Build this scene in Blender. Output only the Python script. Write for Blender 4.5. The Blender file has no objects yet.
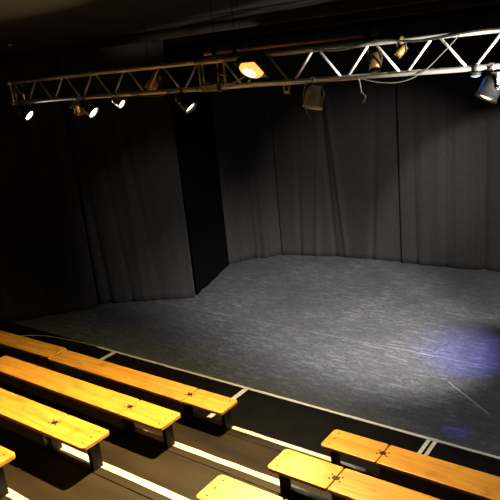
import bpy, bmesh, math, random
from mathutils import Vector, Matrix, noise
random.seed(7)
S = bpy.context.scene
C = S.collection
PI = math.pi

# ------------------------------------------------------------------ materials
def mat(name, base, rough=0.6, metal=0.0, spec=0.5, coat=0.0):
    m = bpy.data.materials.new(name); m.use_nodes = True
    b = m.node_tree.nodes['Principled BSDF']
    b.inputs['Base Color'].default_value = (*base, 1)
    b.inputs['Roughness'].default_value = rough
    b.inputs['Metallic'].default_value = metal
    b.inputs['Specular IOR Level'].default_value = spec
    b.inputs['Coat Weight'].default_value = coat
    return m

def nd(m, t, **kw):
    n = m.node_tree.nodes.new(t)
    for k, v in kw.items(): setattr(n, k, v)
    return n

def noisy(m, scale, c0, c1, stretch=(1, 1, 1), detail=6, lo=0.35, hi=0.65, bump=0.0, rough=None, dist=0.0):
    """colour (and optionally bump / roughness) from a stretched noise in object space"""
    t = m.node_tree; L = t.links; b = t.nodes['Principled BSDF']
    tc = nd(m, 'ShaderNodeTexCoord'); mp = nd(m, 'ShaderNodeMapping')
    mp.inputs['Scale'].default_value = stretch
    nz = nd(m, 'ShaderNodeTexNoise'); nz.inputs['Scale'].default_value = scale
    nz.inputs['Detail'].default_value = detail; nz.inputs['Distortion'].default_value = dist
    rp = nd(m, 'ShaderNodeValToRGB')
    rp.color_ramp.elements[0].position = lo; rp.color_ramp.elements[0].color = (*c0, 1)
    rp.color_ramp.elements[1].position = hi; rp.color_ramp.elements[1].color = (*c1, 1)
    L.new(tc.outputs['Object'], mp.inputs['Vector']); L.new(mp.outputs[0], nz.inputs['Vector'])
    L.new(nz.outputs['Fac'], rp.inputs['Fac']); L.new(rp.outputs['Color'], b.inputs['Base Color'])
    if bump:
        bp = nd(m, 'ShaderNodeBump'); bp.inputs['Strength'].default_value = bump; bp.inputs['Distance'].default_value = 0.01
        L.new(nz.outputs['Fac'], bp.inputs['Height']); L.new(bp.outputs['Normal'], b.inputs['Normal'])
    if rough:
        mr = nd(m, 'ShaderNodeMapRange')
        mr.inputs['To Min'].default_value, mr.inputs['To Max'].default_value = rough
        L.new(nz.outputs['Fac'], mr.inputs['Value']); L.new(mr.outputs[0], b.inputs['Roughness'])
    return m

def emit(name, col, strength):
    m = bpy.data.materials.new(name); m.use_nodes = True
    b = m.node_tree.nodes['Principled BSDF']
    b.inputs['Base Color'].default_value = (*[min(1, c) for c in col], 1)
    b.inputs['Emission Color'].default_value = (*col, 1)
    b.inputs['Emission Strength'].default_value = strength
    return m

def wood_mat():
    m = mat('varnished_pine', (0.68, 0.36, 0.06), 0.40, spec=0.5, coat=0.6)
    t = m.node_tree; L = t.links; b = t.nodes['Principled BSDF']
    b.inputs['Coat Roughness'].default_value = 0.42
    tc = nd(m, 'ShaderNodeTexCoord'); mp = nd(m, 'ShaderNodeMapping')
    oi = nd(m, 'ShaderNodeObjectInfo')
    ad = nd(m, 'ShaderNodeVectorMath', operation='ADD')
    sc = nd(m, 'ShaderNodeMath', operation='MULTIPLY'); sc.inputs[1].default_value = 37.0
    L.new(oi.outputs['Random'], sc.inputs[0])
    L.new(tc.outputs['Object'], ad.inputs[0]); L.new(sc.outputs[0], ad.inputs[1])
    mp.inputs['Scale'].default_value = (0.7, 9, 9)
    L.new(ad.outputs[0], mp.inputs['Vector'])
    g = nd(m, 'ShaderNodeTexNoise'); g.inputs['Scale'].default_value = 2.2; g.inputs['Detail'].default_value = 8; g.inputs['Distortion'].default_value = 0.6
    L.new(mp.outputs[0], g.inputs['Vector'])
    rp = nd(m, 'ShaderNodeValToRGB')
    rp.color_ramp.elements[0].position = 0.30; rp.color_ramp.elements[0].color = (0.52, 0.205, 0.020, 1)
    rp.color_ramp.elements[1].position = 0.66; rp.color_ramp.elements[1].color = (0.74, 0.36, 0.052, 1)
    L.new(g.outputs['Fac'], rp.inputs['Fac'])
    k = nd(m, 'ShaderNodeTexNoise'); k.inputs['Scale'].default_value = 5.0; k.inputs['Detail'].default_value = 3
    L.new(ad.outputs[0], k.inputs['Vector'])
    kr = nd(m, 'ShaderNodeValToRGB')
    kr.color_ramp.elements[0].position = 0.30; kr.color_ramp.elements[0].color = (0.62, 0.50, 0.40, 1)
    kr.color_ramp.elements[1].position = 0.42; kr.color_ramp.elements[1].color = (1, 1, 1, 1)
    L.new(k.outputs['Fac'], kr.inputs['Fac'])
    mx = nd(m, 'ShaderNodeMixRGB', blend_type='MULTIPLY'); mx.inputs['Fac'].default_value = 0.6
    L.new(rp.outputs['Color'], mx.inputs['Color1']); L.new(kr.outputs['Color'], mx.inputs['Color2'])
    L.new(mx.outputs['Color'], b.inputs['Base Color'])
    bp = nd(m, 'ShaderNodeBump'); bp.inputs['Strength'].default_value = 0.08; bp.inputs['Distance'].default_value = 0.004
    L.new(g.outputs['Fac'], bp.inputs['Height']); L.new(bp.outputs['Normal'], b.inputs['Normal'])
    return m

def vinyl_mat():
    """black dance vinyl, greyed by shoe scuffs; roll joints run across the stage; one long scratch"""
    m = mat('dance_vinyl', (0.06, 0.06, 0.062), 0.5, spec=0.5)
    t = m.node_tree; L = t.links; b = t.nodes['Principled BSDF']
    tc = nd(m, 'ShaderNodeTexCoord')
    def stretched(scale, rot, st, lo, hi, detail=6):
        mp = nd(m, 'ShaderNodeMapping'); mp.inputs['Rotation'].default_value = (0, 0, rot); mp.inputs['Scale'].default_value = st
        nz = nd(m, 'ShaderNodeTexNoise'); nz.inputs['Scale'].default_value = scale; nz.inputs['Detail'].default_value = detail; nz.inputs['Roughness'].default_value = 0.65
        mr = nd(m, 'ShaderNodeMapRange'); mr.inputs['From Min'].default_value = lo; mr.inputs['From Max'].default_value = hi
        L.new(tc.outputs['Object'], mp.inputs['Vector']); L.new(mp.outputs[0], nz.inputs['Vector']); L.new(nz.outputs['Fac'], mr.inputs['Value'])
        return mr.outputs[0]
    big = stretched(0.8, 0, (1, 1, 1), 0.32, 0.7)
    s1 = stretched(4.0, 0.35, (0.8, 3, 1), 0.5, 0.72)
    s2 = stretched(5.0, -0.9, (0.7, 4, 1), 0.52, 0.75)
    s3 = stretched(15.0, 0.1, (1, 1.6, 1), 0.42, 0.75)
    def op(o, a, c):
        n = nd(m, 'ShaderNodeMath', operation=o)
        for i, v in enumerate((a, c)):
            if v is None: continue
            if isinstance(v, (int, float)): n.inputs[i].default_value = v
            else: L.new(v, n.inputs[i])
        return n.outputs[0]
    sc = op('ADD', op('MULTIPLY', s1, 0.45), op('ADD', op('MULTIPLY', s2, 0.35), op('MULTIPLY', s3, 0.45)))
    sc = op('MULTIPLY', sc, op('ADD', op('MULTIPLY', big, 0.75), 0.25))
    sx = nd(m, 'ShaderNodeSeparateXYZ'); L.new(tc.outputs['Object'], sx.inputs[0])
    X, Y = sx.outputs['X'], sx.outputs['Y']
    def near(v, c, w):     # 1 within w of c
        return op('LESS_THAN', op('ABSOLUTE', op('SUBTRACT', v, c), None), w)
    joint = op('MAXIMUM', near(Y, 9.09, 0.010), op('MULTIPLY', op('MAXIMUM', near(Y, 10.6, 0.006), near(Y, 12.1, 0.006)), 0.25))
    # scratch from (-2.95, 8.37) to (-2.16, 7.74)
    u = op('ADD', op('MULTIPLY', op('SUBTRACT', X, -2.95), 0.782), op('MULTIPLY', op('SUBTRACT', Y, 8.37), -0.623))
    v = op('ADD', op('MULTIPLY', op('SUBTRACT', X, -2.95), 0.623), op('MULTIPLY', op('SUBTRACT', Y, 8.37), 0.782))
    scr = op('MULTIPLY', near(v, 0.0, 0.009), near(u, 0.5, 0.5))
    mark = op('MAXIMUM', op('MULTIPLY', joint, 0.3), op('MULTIPLY', scr, 0.9))
    f = op('MINIMUM', op('ADD', sc, mark), 1.0)
    mx = nd(m, 'ShaderNodeMixRGB'); L.new(f, mx.inputs['Fac'])
    mx.inputs['Color1'].default_value = (0.060, 0.060, 0.063, 1); mx.inputs['Color2'].default_value = (0.30, 0.297, 0.30, 1)
    L.new(mx.outputs['Color'], b.inputs['Base Color'])
    mr = nd(m, 'ShaderNodeMapRange'); mr.inputs['To Min'].default_value = 0.34; mr.inputs['To Max'].default_value = 0.6
    L.new(f, mr.inputs['Value']); L.new(mr.outputs[0], b.inputs['Roughness'])
    bp = nd(m, 'ShaderNodeBump'); bp.inputs['Strength'].default_value = 0.12; bp.inputs['Distance'].default_value = 0.004
    L.new(f, bp.inputs['Height']); L.new(bp.outputs['Normal'], b.inputs['Normal'])
    return m

M = {}
M['wood'] = wood_mat()
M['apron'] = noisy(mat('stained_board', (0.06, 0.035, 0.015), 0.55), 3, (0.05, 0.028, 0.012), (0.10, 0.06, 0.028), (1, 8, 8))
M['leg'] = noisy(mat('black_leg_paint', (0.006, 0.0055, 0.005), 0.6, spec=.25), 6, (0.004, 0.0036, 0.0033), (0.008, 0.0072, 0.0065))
M['iron'] = noisy(mat('dark_iron', (0.03, 0.026, 0.022), 0.45, 0.6), 20, (0.02, 0.017, 0.014), (0.05, 0.04, 0.03))
M['tread'] = noisy(mat('brown_tread', (0.022, 0.0125, 0.004), 0.5, spec=.35), 2.2, (0.016, 0.0088, 0.0026), (0.030, 0.017, 0.0055), (0.5, 2.4, 1), bump=0.15, rough=(0.42, 0.62))
M['groove'] = noisy(mat('tread_joint', (0.008, 0.006, 0.004), 0.8), 9, (0.006, 0.004, 0.003), (0.012, 0.009, 0.006))
M['black_floor'] = noisy(mat('black_floor_paint', (0.005, 0.0036, 0.0024), 0.75, spec=0.12), 3, (0.0035, 0.0026, 0.0018), (0.0065, 0.0048, 0.0033))
M['vinyl'] = vinyl_mat()
M['tape'] = noisy(mat('pale_tape', (0.74, 0.70, 0.58), 0.55), 7, (0.60, 0.55, 0.43), (0.80, 0.76, 0.64), (0.6, 3, 1), lo=0.3, hi=0.55)
M['drape'] = noisy(mat('black_drape', (0.03, 0.028, 0.027), 0.95, spec=0.1), 14, (0.0215, 0.0202, 0.0195), (0.0255, 0.0240, 0.0232), (1, 1, 0.7))
M['unlit_black'] = noisy(mat('shade_black', (0.004, 0.004, 0.004), 1.0, spec=0.02), 14, (0.0013, 0.0013, 0.0013), (0.002, 0.002, 0.002))  # near-black albedo stands for lack of light on gap sheet and wires
M['black_wall'] = noisy(mat('black_wall_paint', (0.012, 0.011, 0.010), 0.85, spec=0.1), 2, (0.010, 0.009, 0.008), (0.015, 0.014, 0.013))
M['ceiling'] = noisy(mat('black_ceiling_paint', (0.02, 0.016, 0.012), 0.75, spec=0.2), 1.2, (0.008, 0.0062, 0.005), (0.016, 0.0125, 0.009), (0.4, 1.6, 1))
M['alu'] = noisy(mat('truss_aluminium', (0.78, 0.77, 0.74), 0.40, 0.3), 8, (0.70, 0.69, 0.66), (0.84, 0.83, 0.80), (0.5, 4, 4), rough=(0.3, 0.45))
M['steel'] = noisy(mat('bright_steel', (0.75, 0.73, 0.70), 0.22, 0.95), 12, (0.66, 0.64, 0.60), (0.82, 0.80, 0.77))
M['chrome'] = noisy(mat('polished_can', (0.80, 0.78, 0.74), 0.32, 1.0), 10, (0.72, 0.70, 0.66), (0.86, 0.84, 0.80))
M['can_black'] = noisy(mat('black_can_paint', (0.02, 0.02, 0.02), 0.5, spec=.3), 10, (0.014, 0.014, 0.014), (0.03, 0.029, 0.028))
M['can_grey'] = noisy(mat('grey_can_paint', (0.09, 0.088, 0.084), 0.4, 0.3), 10, (0.17, 0.165, 0.16), (0.24, 0.235, 0.225))
M['brass'] = noisy(mat('bronze_paint', (0.30, 0.19, 0.05), 0.4, 0.6), 12, (0.20, 0.12, 0.03), (0.40, 0.27, 0.08))
M['bronze'] = noisy(mat('dark_bronze_paint', (0.09, 0.055, 0.018), 0.45, 0.4), 12, (0.06, 0.035, 0.01), (0.12, 0.075, 0.025))
M['gold'] = noisy(mat('yellow_gel', (0.62, 0.40, 0.05), 0.4), 9, (0.5, 0.3, 0.03), (0.7, 0.46, 0.07))
M['rust'] = noisy(mat('rust_red_pipe', (0.30, 0.11, 0.05), 0.55), 8, (0.20, 0.07, 0.03), (0.40, 0.16, 0.075), (0.5, 4, 4))
M['cable'] = noisy(mat('grey_cable', (0.20, 0.19, 0.17), 0.5), 9, (0.08, 0.075, 0.07), (0.13, 0.125, 0.115))
M['cable_pale'] = noisy(mat('pale_cable', (0.45, 0.43, 0.38), 0.5), 9, (0.38, 0.36, 0.32), (0.5, 0.48, 0.43))
M['white_tag'] = noisy(mat('white_clip', (0.85, 0.84, 0.80), 0.5), 9, (0.8, 0.79, 0.75), (0.9, 0.89, 0.85))
M['detector'] = noisy(mat('dark_plastic', (0.03, 0.028, 0.026), 0.5), 9, (0.025, 0.023, 0.021), (0.035, 0.033, 0.03))
M['lamp_white'] = emit('lit_par_lamp', (1.0, 0.93, 0.78), 14)
M['lamp_warm'] = emit('lit_warm_lamp', (1.0, 0.80, 0.45), 10)
M['flood_glow'] = emit('lit_flood_glass', (1.0, 0.50, 0.11), 1.4)
M['flood_core'] = emit('lit_halogen_bulb', (1.0, 0.80, 0.42), 2.6)
M['blue_led'] = emit('lit_blue_led', (0.07, 0.33, 1.0), 3.6)
M['red_led'] = emit('lit_red_led', (1.0, 0.06, 0.04), 0.10)
M['reflector'] = noisy(mat('flood_reflector', (0.85, 0.78, 0.62), 0.25, 0.9), 9, (0.8, 0.73, 0.57), (0.9, 0.83, 0.67))

# ------------------------------------------------------------------ mesh helpers
def orient(a, b):
    """matrix that maps local +Z to the direction a->b, origin at a"""
    a, b = Vector(a), Vector(b)
    q = (b - a).to_track_quat('Z', 'Y')
    return Matrix.Translation(a) @ q.to_matrix().to_4x4()

def box(bm, lo, hi, bev=0.0, mtx=None):
    lo, hi = Vector(lo), Vector(hi)
    r = bmesh.ops.create_cube(bm, size=1.0)
    vs = r['verts']
    for v in vs:
        v.co = Vector(((v.co.x + .5) * (hi.x - lo.x) + lo.x, (v.co.y + .5) * (hi.y - lo.y) + lo.y, (v.co.z + .5) * (hi.z - lo.z) + lo.z))
    if bev:
        es = list({e for v in vs for e in v.link_edges})
        r2 = bmesh.ops.bevel(bm, geom=es, offset=bev, segments=2, affect='EDGES', profile=0.6)
        vs = list({v for f in r2['faces'] for v in f.verts} | {v for v in vs if v.is_valid})
    if mtx is not None:
        for v in vs: v.co = mtx @ v.co
    return vs

def ring_sweep(bm, rings, close_ends=True, closed=False):
    """skin a list of rings (lists of co) into quads"""
    vr = [[bm.verts.new(c) for c in r] for r in rings]
    n = len(vr[0]); m = len(vr)
    for i in range(m if closed else m - 1):
        a, b = vr[i], vr[(i + 1) % m]
        for k in range(n):
            f = bm.faces.new((a[k], a[(k + 1) % n], b[(k + 1) % n], b[k])); f.smooth = True
    if close_ends and not closed:
        bm.faces.new(list(reversed(vr[0]))); bm.faces.new(vr[-1])

def bar(bm, a, b, r, n=12, r2=None):
    mt = orient(a, b); L = (Vector(b) - Vector(a)).length
    r2 = r if r2 is None else r2
    rg = lambda z, q: [mt @ Vector((q * math.cos(2 * PI * k / n), q * math.sin(2 * PI * k / n), z)) for k in range(n)]
    ring_sweep(bm, [rg(0, r), rg(L, r2)])

def lathe(bm, prof, mtx=None, n=28, closed=False):
    mtx = mtx or Matrix()
    rings = [[mtx @ Vector((r * math.cos(2 * PI * k / n), r * math.sin(2 * PI * k / n), z)) for k in range(n)] for r, z in prof]
    ring_sweep(bm, rings, close_ends=not closed, closed=closed)

def tube(bm, pts, r, n=8):
    pts = [Vector(p) for p in pts]
    # smooth the polyline (Catmull-Rom)
    out = []
    for i in range(len(pts) - 1):
        p0 = pts[max(i - 1, 0)]; p1 = pts[i]; p2 = pts[i + 1]; p3 = pts[min(i + 2, len(pts) - 1)]
        for s in range(6):
            t = s / 6
            out.append(0.5 * ((2 * p1) + (-p0 + p2) * t + (2 * p0 - 5 * p1 + 4 * p2 - p3) * t * t + (-p0 + 3 * p1 - 3 * p2 + p3) * t ** 3))
    out.append(pts[-1])
    rings = []
    for i, p in enumerate(out):
        d = (out[min(i + 1, len(out) - 1)] - out[max(i - 1, 0)]).normalized()
        q = d.to_track_quat('Z', 'Y')
        rings.append([p + q @ Vector((r * math.cos(2 * PI * k / n), r * math.sin(2 * PI * k / n), 0)) for k in range(n)])
    ring_sweep(bm, rings)

def rrect(x0, x1, y0, y1, r0, r1, n=6):
    """outline with corner radius r1 at x1 side, r0 at x0 side (counter-clockwise)"""
    pts = []
    for cx, cy, a0, r in ((x1 - r1, y1 - r1, 0, r1), (x0 + r0, y1 - r0, PI / 2, r0), (x0 + r0, y0 + r0, PI, r0), (x1 - r1, y0 + r1, 1.5 * PI, r1)):
        for k in range(n + 1):
            a = a0 + PI / 2 * k / n
            pts.append((cx + r * math.cos(a), cy + r * math.sin(a)))
    return pts

def plank(bm, x0, x1, y0, y1, z0, z1, r0, r1, bev=0.006):
    loops = []
    for z, ins in ((z0, bev), (z0 + bev, 0), (z1 - bev, 0), (z1 - bev * .3, bev * .3), (z1, bev)):
        loops.append([Vector((x, y, z)) for x, y in rrect(x0 + ins, x1 - ins, y0 + ins, y1 - ins, max(r0 - ins, .002), max(r1 - ins, .002))])
    vr = [[bm.verts.new(c) for c in r] for r in loops]
    n = len(vr[0])
    for a, b in zip(vr, vr[1:]):
        for k in range(n): bm.faces.new((a[k], a[(k + 1) % n], b[(k + 1) % n], b[k]))
    bm.faces.new(list(reversed(vr[0]))); bm.faces.new(vr[-1])

def obj(name, bm, m, parent=None, label=None):
    bmesh.ops.recalc_face_normals(bm, faces=bm.faces)
    me = bpy.data.meshes.new(name); bm.to_mesh(me); bm.free()
    me.materials.append(m if not isinstance(m, str) else M[m])
    o = bpy.data.objects.new(name, me); C.objects.link(o)
    if parent: o.parent = parent
    if label: o['label'] = label
    return o

def mk(name, fn, m, parent=None, label=None):
    bm = bmesh.new(); fn(bm); return obj(name, bm, m, parent, label)

def tag(o, label, cat, group=None):
    o['label'] = label; o['category'] = cat
    if group: o['group'] = group
    return o

def thing(name, label, cat, loc=(0, 0, 0), rotz=0, group=None):
    o = bpy.data.objects.new(name, None); C.objects.link(o)
    o.empty_display_size = 0.1
    o.location = loc; o.rotation_euler = (0, 0, rotz)
    return tag(o, label, cat, group)

def struct(name, fn, m):
    o = mk(name, fn, m); o['kind'] = 'structure'; return o

def dup(src, parent=None):
    c = src.copy(); C.objects.link(c)
    if parent: c.parent = parent
    for ch in list(src.children): dup(ch, c)
    return c

# ------------------------------------------------------------------ room
DY, DZ = 1.0195, 0.359
Y2 = 5.475                               # front of the first raised tread
XL, XR, YB, YR, ZC = -13.4, 3.4, 14.4, -3.4, 5.5
struct('floor', lambda b: box(b, (XL, YR, -0.12), (XR, YB, 0)), 'black_floor')
struct('dance_floor', lambda b: box(b, (XL + .05, 6.87, 0), (XR - .05, 14.0, 0.004)), 'vinyl')
struct('ceiling', lambda b: box(b, (XL, YR, ZC), (XR, YB, ZC + .12)), 'ceiling')
struct('wall_left', lambda b: box(b, (XL - .15, YR, 0), (XL, YB, ZC)), 'black_wall')
struct('wall_right', lambda b: box(b, (XR, YR, 0), (XR + .15, YB, ZC)), 'black_wall')
struct('wall_back', lambda b: box(b, (XL, YB, 0), (XR, YB + .15, ZC)), 'black_wall')
struct('wall_rear', lambda b: box(b, (XL, YR - .15, 0), (XR, YR, ZC)), 'black_wall')
for i, y in enumerate((7.6, 9.9)):
    struct('trim_%d' % (i + 1), lambda b: box(b, (XL, y - .09, ZC - .14), (XR, y + .09, ZC), .01), 'ceiling')

def step_front(i): return Y2 - (i - 1) * DY
for i in range(1, 8):
    y1 = step_front(i); y0 = step_front(i + 1) if i < 7 else YR
    z = DZ * i
    # tread boards with a nosing board in front and a narrow joint behind it
    def f(b):
        box(b, (XL + .02, y0, 0), (XR - .02, y1 - .006, z - .03))
        box(b, (XL + .02, y1 - .185, z - .03), (XR - .02, y1, z), .004)
        box(b, (XL + .02, y0, z - .03), (XR - .02, y1 - .197, z))
    o = struct('seating_tread', f, 'tread')

rows = ['front', 'second', 'third', 'fourth', 'fifth']
def strip(name, x0, x1, y0, y1, z, label, cat='tape', group=None, h=0.0008, wob=0.0):
    def f(b):
        n = max(2, int((x1 - x0) / .12)) if (x1 - x0) > (y1 - y0) else 2
        top = []
        for k in range(n + 1):
            x = x0 + (x1 - x0) * k / n
            w = wob * noise.noise(Vector((x * 3.1, y0 * 7, 0))); w2 = wob * noise.noise(Vector((x * 3.7, y0 * 5, 4)))
            top.append(((x, y0 + w), (x, y1 + w2)))
        rings = [[Vector((a[0], a[1], z)), Vector((a[0], a[1], z + h)), Vector((c[0], c[1], z + h)), Vector((c[0], c[1], z))] for a, c in top]
        ring_sweep(b, rings)
        for fa in b.faces: fa.smooth = False
    return tag(mk(name, f, 'tape'), label, cat, group)

strip('edge_tape', -9.15, XR - .06, 6.825, 6.872, 0.0, 'thin pale tape line along the front edge of the grey stage floor', wob=.006, h=.0055)
for i in range(1, 6):
    w = .078 if i > 1 else .062
    strip('step_edge_tape', XL + .05, XR - .05, step_front(i) - .012 - w, step_front(i) - .012, DZ * i,
          ['pale tape on the step edge under the front row of benches',
           'pale tape on the step edge under the second row of benches',
           'pale tape on the step edge under the third row of benches',
           'pale tape on the step edge beside the fourth row bench',
           'pale tape on the hindmost step edge, at the bottom left corner'][i - 1], wob=.008)
strip('floor_tape', -8.71, -8.61, 5.55, 6.826, 0, 'short pale tape strip crossing the black floor at the far left by the thin cable')
strip('floor_tape', -5.66, -5.575, 5.55, 6.826, 0, 'short pale tape strip crossing the black floor at the end of the front left bench')
strip('floor_tape', -2.69, -2.64, 5.55, 6.826, 0, 'left strip of the pair of pale tapes crossing the floor behind the front right bench')
strip('floor_tape', -2.605, -2.555, 5.55, 6.826, 0, 'right strip of the pair of pale tapes crossing the floor behind the front right bench')
strip('floor_tape', -8.42, -8.35, 4.60, 5.25, DZ, 'short tape strip on the tread between the front and second left benches')

tag(mk('floor_cable', lambda b: tube(b, [(-9.1, 6.85, .008), (-9.5, 6.84, .008), (-10.0, 6.80, .008), (-10.4, 6.76, .008), (-10.9, 6.62, .008), (-11.4, 6.3, .008), (-11.9, 5.9, .008)], .008), 'cable_pale'),
    'thin pale cable curving over the dark floor at the far left, past the tape', 'cable')

# ------------------------------------------------------------------ drapes
def drape(label, pts, h, m, seed, amp=0.035, creases=(), n_per_m=26, top_gather=True, lean=0.0, name='stage_curtain', lam=0.55, group='black stage curtains'):
    """hanging cloth along a floor line; folds from drifting waves plus single creases (s, width, depth, drift)"""
    P = [Vector((x, y, 0)) for x, y in pts]
    seg = [(b - a).length for a, b in zip(P, P[1:])]; Ltot = sum(seg)
    def at(s):
        s = max(0, min(Ltot, s))
        for a, b, l in zip(P, P[1:], seg):
            if s <= l + 1e-9:
                d = (b - a) / l
                return a + d * s, Vector((d.y, -d.x, 0))
            s -= l
    NS = int(Ltot * n_per_m); NV = 34
    def off(s, v):
        o = 0
        for k, (L_, a_) in enumerate(((lam, .55), (lam * .43, .25), (lam * 2.3, .6))):
            ph = seed * 2.1 + k * 1.7 + .5 * math.sin(v * 2.3 + seed + k)
            mod = .35 + .65 * (0.5 + 0.5 * noise.noise(Vector((s * 1.3 + seed * 5, v * .9, k * 3.0))))
            o += a_ * mod * math.sin(2 * PI * s / L_ + ph + 1.2 * noise.noise(Vector((s * .8, v * .6, seed))))
        o *= amp * (.55 + .45 * (1 - v))
        for cs, w, d, dr in creases:
            c = cs + dr * v
            o += d * math.exp(-((s - c) / w) ** 2) * (1 - .5 * v) * (.7 + .3 * math.sin(v * 5 + cs * 3))
        return o
    def f(b):
        sides = []
        for sgn in (0, 1):
            g = []
            for i in range(NS + 1):
                s = Ltot * i / NS; row = []
                for j in range(NV + 1):
                    v = j / NV
                    p, nrm = at(s)
                    wob = .012 * noise.noise(Vector((s * 2.5, seed, 0)))
                    z = .012 + abs(wob) * (1 - v) + v * (h - .012)
                    q = p + nrm * (off(s, v) - sgn * .006)
                    row.append(b.verts.new((q.x, q.y, z)))
                g.append(row)
            sides.append(g)
            for i in range(NS):
                for j in range(NV):
                    fa = (g[i][j], g[i + 1][j], g[i + 1][j + 1], g[i][j + 1])
                    fc = b.faces.new(fa); fc.smooth = True
        A, B = sides
        for i in range(NS):
            b.faces.new((A[i][0], A[i + 1][0], B[i + 1][0], B[i][0])); b.faces.new((A[i][NV], A[i + 1][NV], B[i + 1][NV], B[i][NV]))
        for j in range(NV):
            b.faces.new((A[0][j], A[0][j + 1], B[0][j + 1], B[0][j])); b.faces.new((A[NS][j], A[NS][j + 1], B[NS][j + 1], B[NS][j]))
    return tag(mk(name, f, m), label, 'curtain', group)

H = ZC - .03
drape('outermost black curtain at the far left, almost lost in the dark', [(-13.0, 5.6), (-12.1, 6.75), (-10.78, 8.28)], H, 'drape', 1, .05, [(1.9, .12, .05, .1)])
drape('dark grey curtain panel at left with a straight lit right edge', [(-10.9, 8.42), (-9.06, 9.6)], H, 'drape', 2, .018,
      [(.75, .05, -.05, -.25), (1.05, .05, .035, -.1), (1.42, .06, -.04, -.45), (.25, .06, -.06, -.22)], lam=.7)
drape('added side curtain in the unlit gap behind the left panel, shade coloured black', [(-9.13, 9.74), (-9.78, 11.75)], H, 'unlit_black', 3, .03)  # sheet closes the unlit gap; its darkness is put into the colour
drape('deeply folded curtain in the back left corner of the stage', [(-9.84, 11.78), (-9.55, 12.25), (-8.80, 13.05)], H, 'drape', 4, .05,
      [(.35, .05, -.08, .05), (.75, .05, -.10, .0), (1.05, .05, .07, 0), (1.35, .04, -.08, .05)], lam=.34)
drape('wide back curtain with slanting creases left of the seam', [(-8.93, 12.93), (-7.42, 13.28), (-5.7, 13.40)], H, 'drape', 5, .014,
      [(.5, .05, -.05, .25), (.95, .06, .07, .35), (1.45, .05, -.10, -.25), (1.75, .05, .08, -.45), (2.4, .07, -.055, .35)], lam=.9)
drape('back curtain panel right of the seam with fine vertical folds', [(-5.80, 13.33), (-4.66, 13.36), (-3.98, 13.40)], H, 'drape', 6, .02,
      [(.35, .035, -.045, 0), (1.05, .04, -.06, .02), (1.3, .04, .03, 0), (.7, .03, -.02, .03)], lam=.42)
drape('back curtain at the far right edge beside a dark vertical fold', [(-4.05, 13.47), (-3.6, 13.49), (-0.6, 13.75), (2.6, 13.8)], H, 'drape', 8, .03,
      [(.12, .05, -.06, 0)], lam=.6)

# ------------------------------------------------------------------ benches
LEAF, MAIN, BW, BH, BT = 0.68, 2.86, 0.36, 0.356, 0.042
def make_bench():
    t = thing('bench', '', 'bench', group='wooden benches in rows')
    hw = BW / 2
    top = mk('seat_plank', lambda b: plank(b, -LEAF - MAIN, -LEAF - .006, -hw, hw, BH - BT, BH, .03, .022), 'wood', t)
    leaf = mk('end_plank', lambda b: plank(b, -LEAF + .006, 0, -hw, hw, BH - BT, BH, .022, .045), 'wood', t, 'short end plank hinged to the long seat')
    for sy in (-1, 1):
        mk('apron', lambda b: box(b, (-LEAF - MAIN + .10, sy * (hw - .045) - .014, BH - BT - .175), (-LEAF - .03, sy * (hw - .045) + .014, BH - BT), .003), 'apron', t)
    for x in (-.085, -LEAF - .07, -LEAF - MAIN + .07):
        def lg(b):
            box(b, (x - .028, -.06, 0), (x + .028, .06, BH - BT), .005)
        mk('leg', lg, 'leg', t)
    mk('stretcher', lambda b: box(b, (-LEAF - MAIN + .10, -.02, .10), (-LEAF - .10, .02, .145), .004), 'leg', t)
    def hinge(b):
        for s in (-1, 1):
            box(b, (-LEAF + (.004 if s > 0 else -.036), -.026, BH), (-LEAF + (.036 if s > 0 else -.004), .026, BH + .004), .0015)
        bar(b, (-LEAF, -.034, BH + .003), (-LEAF, .034, BH + .003), .005, 10)
    h = mk('hinge', hinge, 'iron', t, 'dark iron hinge across the plank joint')
    for dx in (-.055, .055):
        for dy in (-.032, .032):
            mk('bolt', lambda b: lathe(b, [(.010, BH - .001), (.010, BH + .003), (.007, BH + .005), (.001, BH + .006)], Matrix.Translation((-LEAF + dx, dy, 0)), 12), 'iron', h)
    for dy in (-.11, 0, .11):
        mk('bolt', lambda b: lathe(b, [(.009, BH - .001), (.009, BH + .003), (.006, BH + .005), (.001, BH + .006)], Matrix.Translation((-.085, dy, 0)), 12), 'iron', leaf)
        mk('bolt', lambda b: lathe(b, [(.012, BH - .001), (.012, BH + .003), (.008, BH + .005), (.001, BH + .006)], Matrix.Translation((-LEAF - MAIN + .03, dy * .4, 0)), 12), 'iron', top)
    return t

bench0 = make_bench()
first = [True]
def place_bench(x, row, label, rz=0.0, dy=0.0):
    yc = 5.43 - (row - 1) * DY + .1125 - BW / 2 + dy
    o = bench0 if first[0] else dup(bench0)
    first[0] = False
    o.location = (x, yc, DZ * row); o.rotation_euler = (0, 0, rz); o['label'] = label
    return o
place_bench(-4.71, 1, 'orange wooden bench of the front left row, its end closest to the black floor')
place_bench(-4.72, 2, 'orange wooden bench of the second left row, third from the bottom left corner')
place_bench(-4.72, 3, 'orange wooden bench of the third left row with a dark board under its near edge')
place_bench(-4.72, 4, 'wooden bench at the lower left corner, only its rounded end in view')
b = place_bench(-8.262 - LEAF - MAIN, 1, 'wooden bench at the left edge, butted crookedly against the front left bench', PI + math.radians(1.2), -.035)
place_bench(-3.29, 1, 'wooden bench of the front right row, nearest the stage floor tape pair', PI)
place_bench(-3.285, 2, 'wooden bench of the second right row with a pale glaring end', PI)
place_bench(-3.28, 3, 'wooden bench at the bottom middle, only its left end in view', PI)

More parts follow.
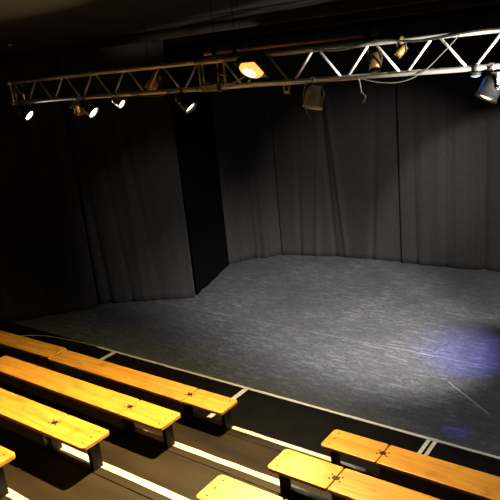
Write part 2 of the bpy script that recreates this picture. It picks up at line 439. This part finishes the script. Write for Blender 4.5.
# ------------------------------------------------------------------ truss
YF, YBK, ZB, ZT = 5.65, 5.93, 4.645, 4.938
PITCH = 0.607
def truss(label, x0, x1, node, hang):
    t = thing('lighting_truss', label, 'truss', ((x0 + x1) / 2, YF, ZB), 0, 'aluminium lighting truss sections')
    ox, oy, oz = t.location
    V = lambda x, y, z: (x - ox, y - oy, z - oz)
    for z in (ZB, ZT):
        mk('chord', lambda b: bar(b, V(x0, YF, z), V(x1, YF, z), .026, 16), 'alu', t)
    # zig-zag bracing, V bottoms at the nodes
    ks = range(int((x0 - node) / PITCH) - 2, int((x1 - node) / PITCH) + 3)
    for k in ks:
        xb = node + k * PITCH
        for s in (-1, 1):
            xa, xt = xb + s * .035, xb + s * (PITCH / 2 - .035)
            if min(xa, xt) < x0 + .02 or max(xa, xt) > x1 - .02: continue
            mk('brace', lambda b: bar(b, V(xa, YF, ZB + .01), V(xt, YF, ZT - .01), .0125, 10), 'alu', t)
    for x in (x0 + .03, x1 - .03):
        def fr(b):
            bar(b, V(x, YF, ZB), V(x, YF, ZT), .013, 10)
            for z in (ZB, ZT): bar(b, V(x - .03, YF, z), V(x + .03, YF, z), .031, 14)
        mk('end_frame', fr, 'alu', t)
    for x in hang:
        mk('suspension_wire', lambda b: bar(b, V(x, YF, ZT + .02), V(x, YF, ZC), .0025, 8), 'unlit_black', t)
        mk('sling_plate', lambda b: box(b, V(x - .03, YF - .03, ZT + .02), V(x + .03, YF + .03, ZT + .035), .003), 'can_black', t)
    return t
truss('dim left lighting truss section reaching to the dark left side', -8.52, -4.80, -7.535, (-8.2, -5.6))
truss('bright right lighting truss section lit white along its lower tube', -4.50, 2.2, -3.598, (-4.2, -0.6))

t = thing('truss_connector', 'silver connector block joining the two truss sections beside the glowing floodlight', 'connector', (-4.65, YF, ZB))
mk('sleeve', lambda b: (box(b, (-.15, -.036, -.036), (.11, .036, .036), .008)), 'alu', t)
mk('collar', lambda b: (box(b, (.09, -.047, -.047), (.15, .047, .047), .01)), 'steel', t, 'bright steel end collar of the block')
mk('top_sleeve', lambda b: bar(b, (-.15, 0, ZT - ZB), (.15, 0, ZT - ZB), .033, 16), 'alu', t)
mk('post', lambda b: bar(b, (-.125, 0, .03), (-.125, 0, ZT - ZB - .02), .013, 10), 'steel', t)
mk('post', lambda b: bar(b, (.09, 0, .03), (.09, 0, ZT - ZB - .02), .012, 10), 'steel', t)
mk('pin', lambda b: bar(b, (-.125, -.01, .055), (-.03, -.01, .055), .01, 10), 'steel', t)
mk('pin', lambda b: bar(b, (.09, -.01, .13), (.22, -.01, .13), .01, 10), 'steel', t)

# rust coloured pipe batten over the truss
t = thing('pipe_batten', 'rust red pipe batten hung just above the truss over the floodlight', 'pipe', (-3.06, 4.70, 4.995))
mk('pipe', lambda b: bar(b, (-.87, 0, 0), (.87, 0, 0), .019, 14), 'rust', t)
for x in (-.735, -.50, .80):
    def cl(b):
        lathe(b, [(.024, -.02), (.033, -.02), (.033, .02), (.024, .02)], orient((x - .0, 0, 0), (x + 1, 0, 0)), 16, closed=True)
        bar(b, (x, 0, .028), (x, 0, ZC - 4.995), .003, 8)
    mk('drop_clamp', cl, 'unlit_black', t)

# ------------------------------------------------------------------ stage lights
def par_can(label, hang, aim, lamp=None, body='can_black', r=.09, Lc=.24, drop=.13, clamp_side='steel', rods=False, lens_r=.8, frame=True, inner='chrome', yoke_m='can_black', rec=.012, fm=None):
    """par can on a hook clamp under a truss tube; hang = point on the tube, aim = direction of the mouth"""
    hang = Vector(hang); d = Vector(aim).normalized()
    t = thing('stage_light', label, 'stage light', hang, 0, 'stage lights on the truss')
    piv = Vector((0, 0, -drop))
    q = d.to_track_quat('Z', 'Y').to_matrix().to_4x4()
    A = Matrix.Translation(piv) @ q            # local +Z out of the mouth
    f = Lc * .52
    prof_out = [(r * .30, -Lc * .48), (r * .55, -Lc * .46), (r * .78, -Lc * .36), (r * .92, -Lc * .20), (r * .96, -Lc * .05), (r * .96, f - .02), (r * 1.04, f - .018), (r * 1.04, f)]
    prof_in = [(r * .97, f), (r * .90, f - .01), (r * .89, Lc * .10), (r * .70, -Lc * .15), (r * .28, -Lc * .40)]
    mk('can', lambda b: lathe(b, prof_out + [(r * .98, f), (r * .93, f - .004), (r * .93, 0), (r * .9, -Lc * .15), (r * .28, -Lc * .44)], A, 28), body, t)
    mk('reflector', lambda b: lathe(b, [(r * .905, f - .012), (r * .88, Lc * .18), (r * .80, Lc * .05), (r * .5, -Lc * .10), (r * .46, -Lc * .10), (r * .78, Lc * .04), (r * .87, Lc * .18)], A, 28, closed=True), inner, t)
    lz = f - rec
    mk('lens', lambda b: lathe(b, [(.001, lz + .008), (r * lens_r * .6, lz + .005), (r * lens_r, lz - .004), (r * lens_r, lz - .010), (.001, lz - .010)], A, 24), lamp or 'can_grey', t,
       'glowing lens' if lamp else None)
    if frame:
        def fr(b):
            w = r * 1.18
            for a0, a1 in (((-w, -w), (w, -r * .98)), ((-w, r * .98), (w, w)), ((-w, -r * .98), (-r * .98, r * .98)), ((r * .98, -r * .98), (w, r * .98))):
                box(b, (a0[0], a0[1], f), (a1[0], a1[1], f + .010), .002, A)
        mk('gel_frame', fr, fm or 'can_black', t)
    # yoke: axis horizontal, square to the aim
    ax = Vector((-d.y, d.x, 0))
    ax = ax.normalized() if ax.length > 1e-3 else Vector((1, 0, 0))
    up = Vector((0, 0, 1)); rr = r * 1.16
    def yk(b):
        Y = Matrix((( ax.x, up.cross(ax).x, 0, 0), (ax.y, up.cross(ax).y, 0, 0), (0, 0, 1, 0), (0, 0, 0, 1)))
        Y = Matrix.Translation(Vector((0, 0, -drop))) @ Y
        box(b, (-rr - .004, -.016, -.02), (-rr + .004, .016, drop - .045), .001, Y)
        box(b, (rr - .004, -.016, -.02), (rr + .004, .016, drop - .045), .001, Y)
        box(b, (-rr - .004, -.016, drop - .050), (rr + .004, .016, drop - .042), .001, Y)
    mk('yoke', yk, yoke_m, t)
    for s in (-1, 1):
        mk('knob', lambda b: lathe(b, [(.004, 0), (.017, .002), (.017, .016), (.010, .022), (.001, .022)], orient(piv + ax * s * (rr + .003), piv + ax * s * (rr + 1)), 14), clamp_side, t)
    def cl(b):
        lathe(b, [(.026, -.02), (.036, -.02), (.036, .02), (.026, .02)], orient((0, 0, 0), (1, 0, 0)), 18, closed=True)
        box(b, (-.018, -.018, -.062), (.018, .018, -.034), .003)
        bar(b, (0, .03, -.01), (0, .075, -.01), .007, 10)
    mk('hook_clamp', cl, clamp_side, t)
    if rods:
        def rd(b):
            for x in (-.075, .115): bar(b, (x, -.02, .02), (x + .01, -.02, .27), .012, 10)
        mk('hanging_rod', rd, 'steel', t, 'pair of bright upright rods')
    return t, hang + piv, d

def spot(name, loc, aim, power, col, angle, blend, radius=.06):
    l = bpy.data.lights.new(name, 'SPOT'); l.energy = power; l.color = col
    l.spot_size = math.radians(angle); l.spot_blend = blend; l.shadow_soft_size = radius
    o = bpy.data.objects.new(name, l); C.objects.link(o)
    o.location = loc; o.rotation_euler = (Vector(aim) - Vector(loc)).to_track_quat('-Z', 'Y').to_euler()
    return o

def par_spot(pos, d, power, col, angle, blend, reach=.16):
    p = pos + d * reach
    return spot('par_beam', p, p + d, power, col, angle, blend, .05)

W = (1.0, 0.97, 0.95)
# the three lit cans left of the floodlight, aimed down across the stage
_, pA, dA = par_can('lit stage light at the far left end of the truss, under two bright rods', (-8.30, YF, ZB), (5.5, 2.2, -4.56), 'lamp_white', r=.085, rods=True, frame=False)
_, pB, dB = par_can('lit stage light with polished can, second from the left on the truss', (-6.86, YF, ZB), (4.8, 1.6, -4.3), 'lamp_white', 'can_grey', r=.085, frame=False)
par_can('unlit polished stage light close left of the second lit one', (-7.03, YF, ZB), (-2, 2.5, -4), None, 'chrome', r=.075, Lc=.18, drop=.11)
_, pB2, dB2 = par_can('small bright stage light tucked against the tube, third from the left', (-6.25, YF, ZB + .01), (4.5, 1.2, -3.2), 'lamp_warm', 'chrome', r=.06, Lc=.15, drop=.085, frame=False)
_, pC, dC = par_can('black stage light with a warm glowing crescent mouth left of the truss joint', (-5.11, YF, ZB), (3.9, .6, -4.0), 'lamp_warm', r=.085, lens_r=.9, rec=.033, frame=False)
_, pD, dD = par_can('unlit grey stage light hanging mouth down right of the floodlight', (-3.34, YF, ZB), (-.1, -.35, -1), None, 'alu', r=.10, Lc=.22, drop=.16, frame=False)
_, pE, dE = par_can('polished stage light in a cluster at the right edge of the truss', (-1.60, YF, ZB), (-1.38, -1.35, -3.2), 'lamp_warm', 'can_black', r=.095, Lc=.22, drop=.16, lens_r=.8, yoke_m='steel', rec=.02, frame=False)
_, pE2, dE2 = par_can('black stage light behind the polished one at the right edge', (-1.36, YF, ZB), (-3, 5, -4.2), None, 'can_black', r=.10, Lc=.24, drop=.13)
t = thing('led_light', 'small blue glowing lamp under the bright tube near the right edge', 'stage light', (-1.735, YF, ZB), 0, 'stage lights on the truss')
def _led(b): lathe(b, [(.001, -.030), (.045, -.030), (.050, -.040), (.050, -.062), (.043, -.062), (.043, -.056), (.001, -.056)], Matrix(), 24)
mk('housing', _led, 'can_black', t)
mk('lens', lambda b: lathe(b, [(.001, -.0565), (.042, -.0565), (.040, -.066), (.025, -.074), (.001, -.078)], Matrix(), 24), 'blue_led', t, 'blue glowing dome')
mk('clip', lambda b: lathe(b, [(.026, -.02), (.034, -.02), (.034, .02), (.026, .02)], orient((0, 0, 0), (1, 0, 0)), 18, closed=True), 'can_black', t)

# lanterns standing inside the truss
def lantern(label, loc, m, tilt, s=1.0, cat='stage light'):
    t = thing('lantern', label, cat, loc, 0, 'lanterns inside the truss')
    q = Matrix.Translation((0, 0, .0)) @ Matrix.Rotation(tilt, 4, 'Y') @ Matrix.Rotation(-.5, 4, 'X') @ Matrix.Scale(s, 4)
    mk('body', lambda b: lathe(b, [(.02, .10), (.05, .09), (.055, .0), (.062, -.02), (.062, -.10), (.052, -.10), (.05, -.02), (.03, .02)], q, 20), m, t)
    def yk(b):
        box(b, (-.075 * s, -.01, -.02), (-.068 * s, .01, .13 * s)); box(b, (.068 * s, -.01, -.02), (.075 * s, .01, .13 * s)); box(b, (-.075 * s, -.01, .125 * s), (.075 * s, .01, .133 * s))
    mk('yoke', yk, 'can_black', t)
    mk('clamp', lambda b: (bar(b, (0, 0, .125 * s), (0, 0, ZT - loc[2]), .010, 10), lathe(b, [(.026, -.018), (.036, -.018), (.036, .018), (.026, .018)], Matrix.Translation((0, 0, ZT - loc[2])) @ orient((0, 0, 0), (1, 0, 0)), 16, closed=True)), m, t)
    return t
lantern('yellowish lantern sitting low inside the left truss section', (-5.70, YF + .14, 4.76), 'gold', .5, 1.1)
lantern('dark bronze lantern hanging inside the truss left of the brass one', (-2.73, YF + .14, 4.78), 'bronze', -.2, 1.0)
lantern('little brass lantern hung from the upper tube of the bright truss', (-2.40, YF - .0, 4.845), 'brass', .7, .6)
lantern('bronze lantern half hidden inside the truss at the right edge', (-1.45, YF + .16, 4.77), 'bronze', .1, 1.0)

# floodlight (house light)
FL = Vector((-3.965, 5.50, 4.826)); FD = Vector((-.25, -.68, -.69)).normalized()
t = thing('floodlight', 'glowing warm floodlight mounted on the truss above the benches', 'floodlight', FL)
q = FD.to_track_quat('Z', 'Y').to_matrix().to_4x4() @ Matrix.Scale(1.3, 4)
def house(b):
    o = [rrect(-.15, .15, -.095, .095, .02, .02, 3), rrect(-.15, .15, -.095, .095, .02, .02, 3), rrect(-.09, .09, -.05, .05, .02, .02, 3)]
    rings = [[q @ Vector((x, y, z)) for x, y in pts] for pts, z in zip(
        [o[2], o[0], o[0], rrect(-.138, .138, -.083, .083, .015, .015, 3), rrect(-.132, .132, -.078, .078, .015, .015, 3), rrect(-.06, .06, -.03, .03, .01, .01, 3)], (-.11, -.02, .03, .03, -.012, -.09))]
    ring_sweep(b, rings)
    for f in b.faces: f.smooth = False
mk('housing', house, 'can_black', t)
mk('reflector', lambda b: ring_sweep(b, [[q @ Vector((x, y, z)) for x, y in pts] for pts, z in (
    (rrect(-.130, .130, -.076, .076, .015, .015, 3), -.010), (rrect(-.10, .10, -.05, .05, .015, .015, 3), -.06), (rrect(-.06, .06, -.028, .028, .01, .01, 3), -.085),
    (rrect(-.055, .055, -.025, .025, .01, .01, 3), -.083), (rrect(-.095, .095, -.046, .046, .015, .015, 3), -.056), (rrect(-.126, .126, -.072, .072, .015, .015, 3), -.008))], close_ends=False, closed=True), 'reflector', t)
def lens(b):
    rings = []
    for s, z in ((1.0, .004), (1.0, .030), (.93, .044), (.7, .056), (.05, .060)):
        rings.append([q @ Vector((1.06 * .128 * s * math.cos(a), 1.1 * .076 * s * math.sin(a), z)) for a in [2 * PI * k / 36 for k in range(36)]])
    ring_sweep(b, rings)
mk('lens', lens, 'flood_glow', t, 'glowing warm glass')
def core(b):
    ring_sweep(b, [[q @ Vector((.082 * s * math.cos(a), .050 * s * math.sin(a), z)) for a in [2 * PI * k / 28 for k in range(28)]] for s, z in ((1.0, .050), (.95, .058), (.6, .070), (.05, .074))])
mk('bulb', core, 'flood_core', t, 'white hot middle of the lamp')
def fb(b):
    box(b, (-.165, -.02, -.02), (-.155, .02, .10)); box(b, (.155, -.02, -.02), (.165, .02, .10)); box(b, (-.165, -.02, .092), (.165, .02, .102))
    box(b, (-.02, -.01, .095), (.02, YF - FL.y + .0, .115))
    lathe(b, [(.026, -.02), (.037, -.02), (.037, .02), (.026, .02)], Matrix.Translation((0, YF - FL.y, ZT - FL.z)) @ orient((0, 0, 0), (1, 0, 0)), 18, closed=True)
mk('bracket', fb, 'can_black', t)
l = bpy.data.lights.new('flood_beam', 'AREA'); l.shape = 'ELLIPSE'; l.size = .15; l.size_y = .07; l.energy = 600; l.color = (1.0, .78, .35); l.spread = math.radians(138)
o = bpy.data.objects.new('flood_beam', l); C.objects.link(o); o.location = FL + FD * .105
o.rotation_euler = FD.to_track_quat('-Z', 'Y').to_euler()

# small things on the truss
def clip(b):
    bar(b, (-.035, 0, -.03), (-.022, 0, -.10), .009, 8); bar(b, (.04, 0, -.03), (.022, 0, -.10), .008, 8)
    box(b, (-.032, -.012, -.115), (.032, .012, -.085), .004)
    lathe(b, [(.026, -.012), (.031, -.012), (.031, .012), (.026, .012)], orient((0, 0, 0), (1, 0, 0)), 16, closed=True)
o = tag(mk('cable_clip', clip, 'white_tag'), 'small white clip hanging under the truss tube right of the floodlight', 'clip'); o.location = (-3.67, YF, ZB)

def cable(label, pts, m='cable', r=.006): 
    return tag(mk('cable', lambda b: tube(b, pts, r), m), label, 'cable', 'loose cables on the truss')
cable('thin cable dangling below the unlit grey stage light', [(-3.41, YF - .03, ZB - .02), (-3.43, YF - .06, 4.53), (-3.42, YF - .08, 4.42), (-3.39, YF - .08, 4.34), (-3.36, YF - .08, 4.28)], 'cable_pale', .007)
cable('short pale cable end hanging under the middle of the bright truss', [(-2.83, YF - .03, ZB), (-2.81, YF - .035, 4.57), (-2.80, YF - .03, 4.50), (-2.76, YF - .03, 4.46), (-2.80, YF - .03, 4.40)], 'cable', .0065)
cable('dark cable sagging below the bright tube and rising to the upper tube', [(-2.85, YF - .035, ZB + .0), (-2.62, YF - .04, 4.585), (-2.40, YF - .04, 4.575), (-2.20, YF - .04, 4.64), (-2.00, YF - .04, 4.80), (-1.85, YF - .04, ZT)], 'cable', .005)
cable('pale cable sagging between truss joint and floodlight', [(-4.50, YF - .03, 4.72), (-4.40, YF - .05, 4.68), (-4.28, YF - .05, 4.69), (-4.17, YF - .04, 4.74), (-4.08, YF - .03, 4.78)], 'cable_pale', .006)
cable('dark cable lying along the upper tube of the bright truss', [(-3.3, YF - .03, ZT + .0), (-3.0, YF - .035, ZT - .03), (-2.6, YF - .035, ZT + .015), (-2.2, YF - .035, ZT - .025), (-1.7, YF - .035, ZT + .01), (-1.2, YF - .035, ZT - .01)], 'can_black', .009)
cable('cable loop drooping below the left truss section', [(-5.95, YF - .03, ZB), (-5.7, YF - .04, 4.61), (-5.45, YF - .04, 4.60), (-5.25, YF - .03, ZB)], 'cable', .006)

t = thing('ceiling_sensor', 'small round ceiling sensor with a faint red light, at the far upper left', 'sensor', (-8.63, 5.88, ZC))
mk('base', lambda b: lathe(b, [(.001, 0), (.06, 0), (.06, -.02), (.045, -.04), (.001, -.045)], Matrix(), 24), 'detector', t)
mk('indicator', lambda b: lathe(b, [(.001, -.02), (.018, -.02), (.018, -.028), (.012, -.034), (.001, -.036)], Matrix.Translation((.03, -.035, -.004)), 14), 'red_led', t, 'faint red light')

# ------------------------------------------------------------------ light
par_spot(pA, dA, 500, W, 64, .9)
par_spot(pB, dB, 500, W, 64, .9)
par_spot(pC, dC, 200, (1, .85, .62), 30, .8)
par_spot(pE, dE, 1900, (1, .96, .9), 11, 1.0)
# unseen lamps past the right edge: cans on the truss, plus added fills
spot('unseen_wash', (.4, 5.9, 4.45), (-5.9, 10.0, 0), 7400, W, 42, 1.0, .08)
spot('unseen_wash', (1.6, 5.9, 4.45), (-5.6, 10.0, 0), 5200, W, 31, 1.0, .08)
spot('unseen_wash', (-.6, 5.9, 4.45), (-3.4, 13.3, .95), 3000, W, 36, .3, .08)
spot('unseen_wash', (1.0, 5.9, 4.45), (-6.4, 13.3, 1.7), 4000, W, 29, 1.0, .08)  # unseen fill added to brighten the back curtain
spot('unseen_wash', (-.6, 5.9, 4.45), (-8.5, 8.6, 0), 900, W, 26, 1.0, .08)  # unseen fill added to lift the dim left of the stage floor
spot('blue_wash', (-1.735, YF, ZB - .10), (-2.42, 7.15, 0), 700, (.10, .08, 1.0), 5, 1.0, .04)
spot('blue_wash', (-1.735, YF, ZB - .10), (-3.1, 9.4, 0), 4200, (.05, .04, 1.0), 17, 1.0, .04)
spot('unseen_wash', (2.4, 5.9, 4.45), (-8.9, 9.7, 1.7), 2400, W, 21, 1.0, .08)  # unseen fill added to bring up the left curtain panel
# unseen spot added past the right edge to whiten the truss
spot('unseen_truss_spot', (2.6, 3.3, 3.6), (-2.15, 5.65, 4.76), 8500, (1, .94, .84), 12, .9, .06)

w = bpy.data.worlds.new('World'); S.world = w; w.use_nodes = True
w.node_tree.nodes['Background'].inputs['Color'].default_value = (1, .85, .65, 1)
w.node_tree.nodes['Background'].inputs['Strength'].default_value = 0.0

# ------------------------------------------------------------------ camera
pit, yaw, rol = 0.28734, -0.65704, -0.09998
fwd = Vector((math.sin(yaw) * math.cos(pit), math.cos(yaw) * math.cos(pit), -math.sin(pit)))
r = Vector((math.cos(yaw), -math.sin(yaw), 0)); u = r.cross(fwd)
r2 = r * math.cos(rol) + u * math.sin(rol); u2 = -r * math.sin(rol) + u * math.cos(rol)
cd = bpy.data.cameras.new('Camera'); cam = bpy.data.objects.new('Camera', cd); C.objects.link(cam)
cd.sensor_width = 36; cd.lens = 627.75 * 36 / 500; cd.clip_start = .05
mw = Matrix((( r2.x, u2.x, -fwd.x, 0), (r2.y, u2.y, -fwd.y, 0), (r2.z, u2.z, -fwd.z, 4.8665), (0, 0, 0, 1)))
cam.matrix_world = mw
S.camera = cam
S.view_settings.view_transform = 'Standard'
S.view_settings.look = 'None'
S.view_settings.exposure = 0.0
S.view_settings.gamma = 1.0
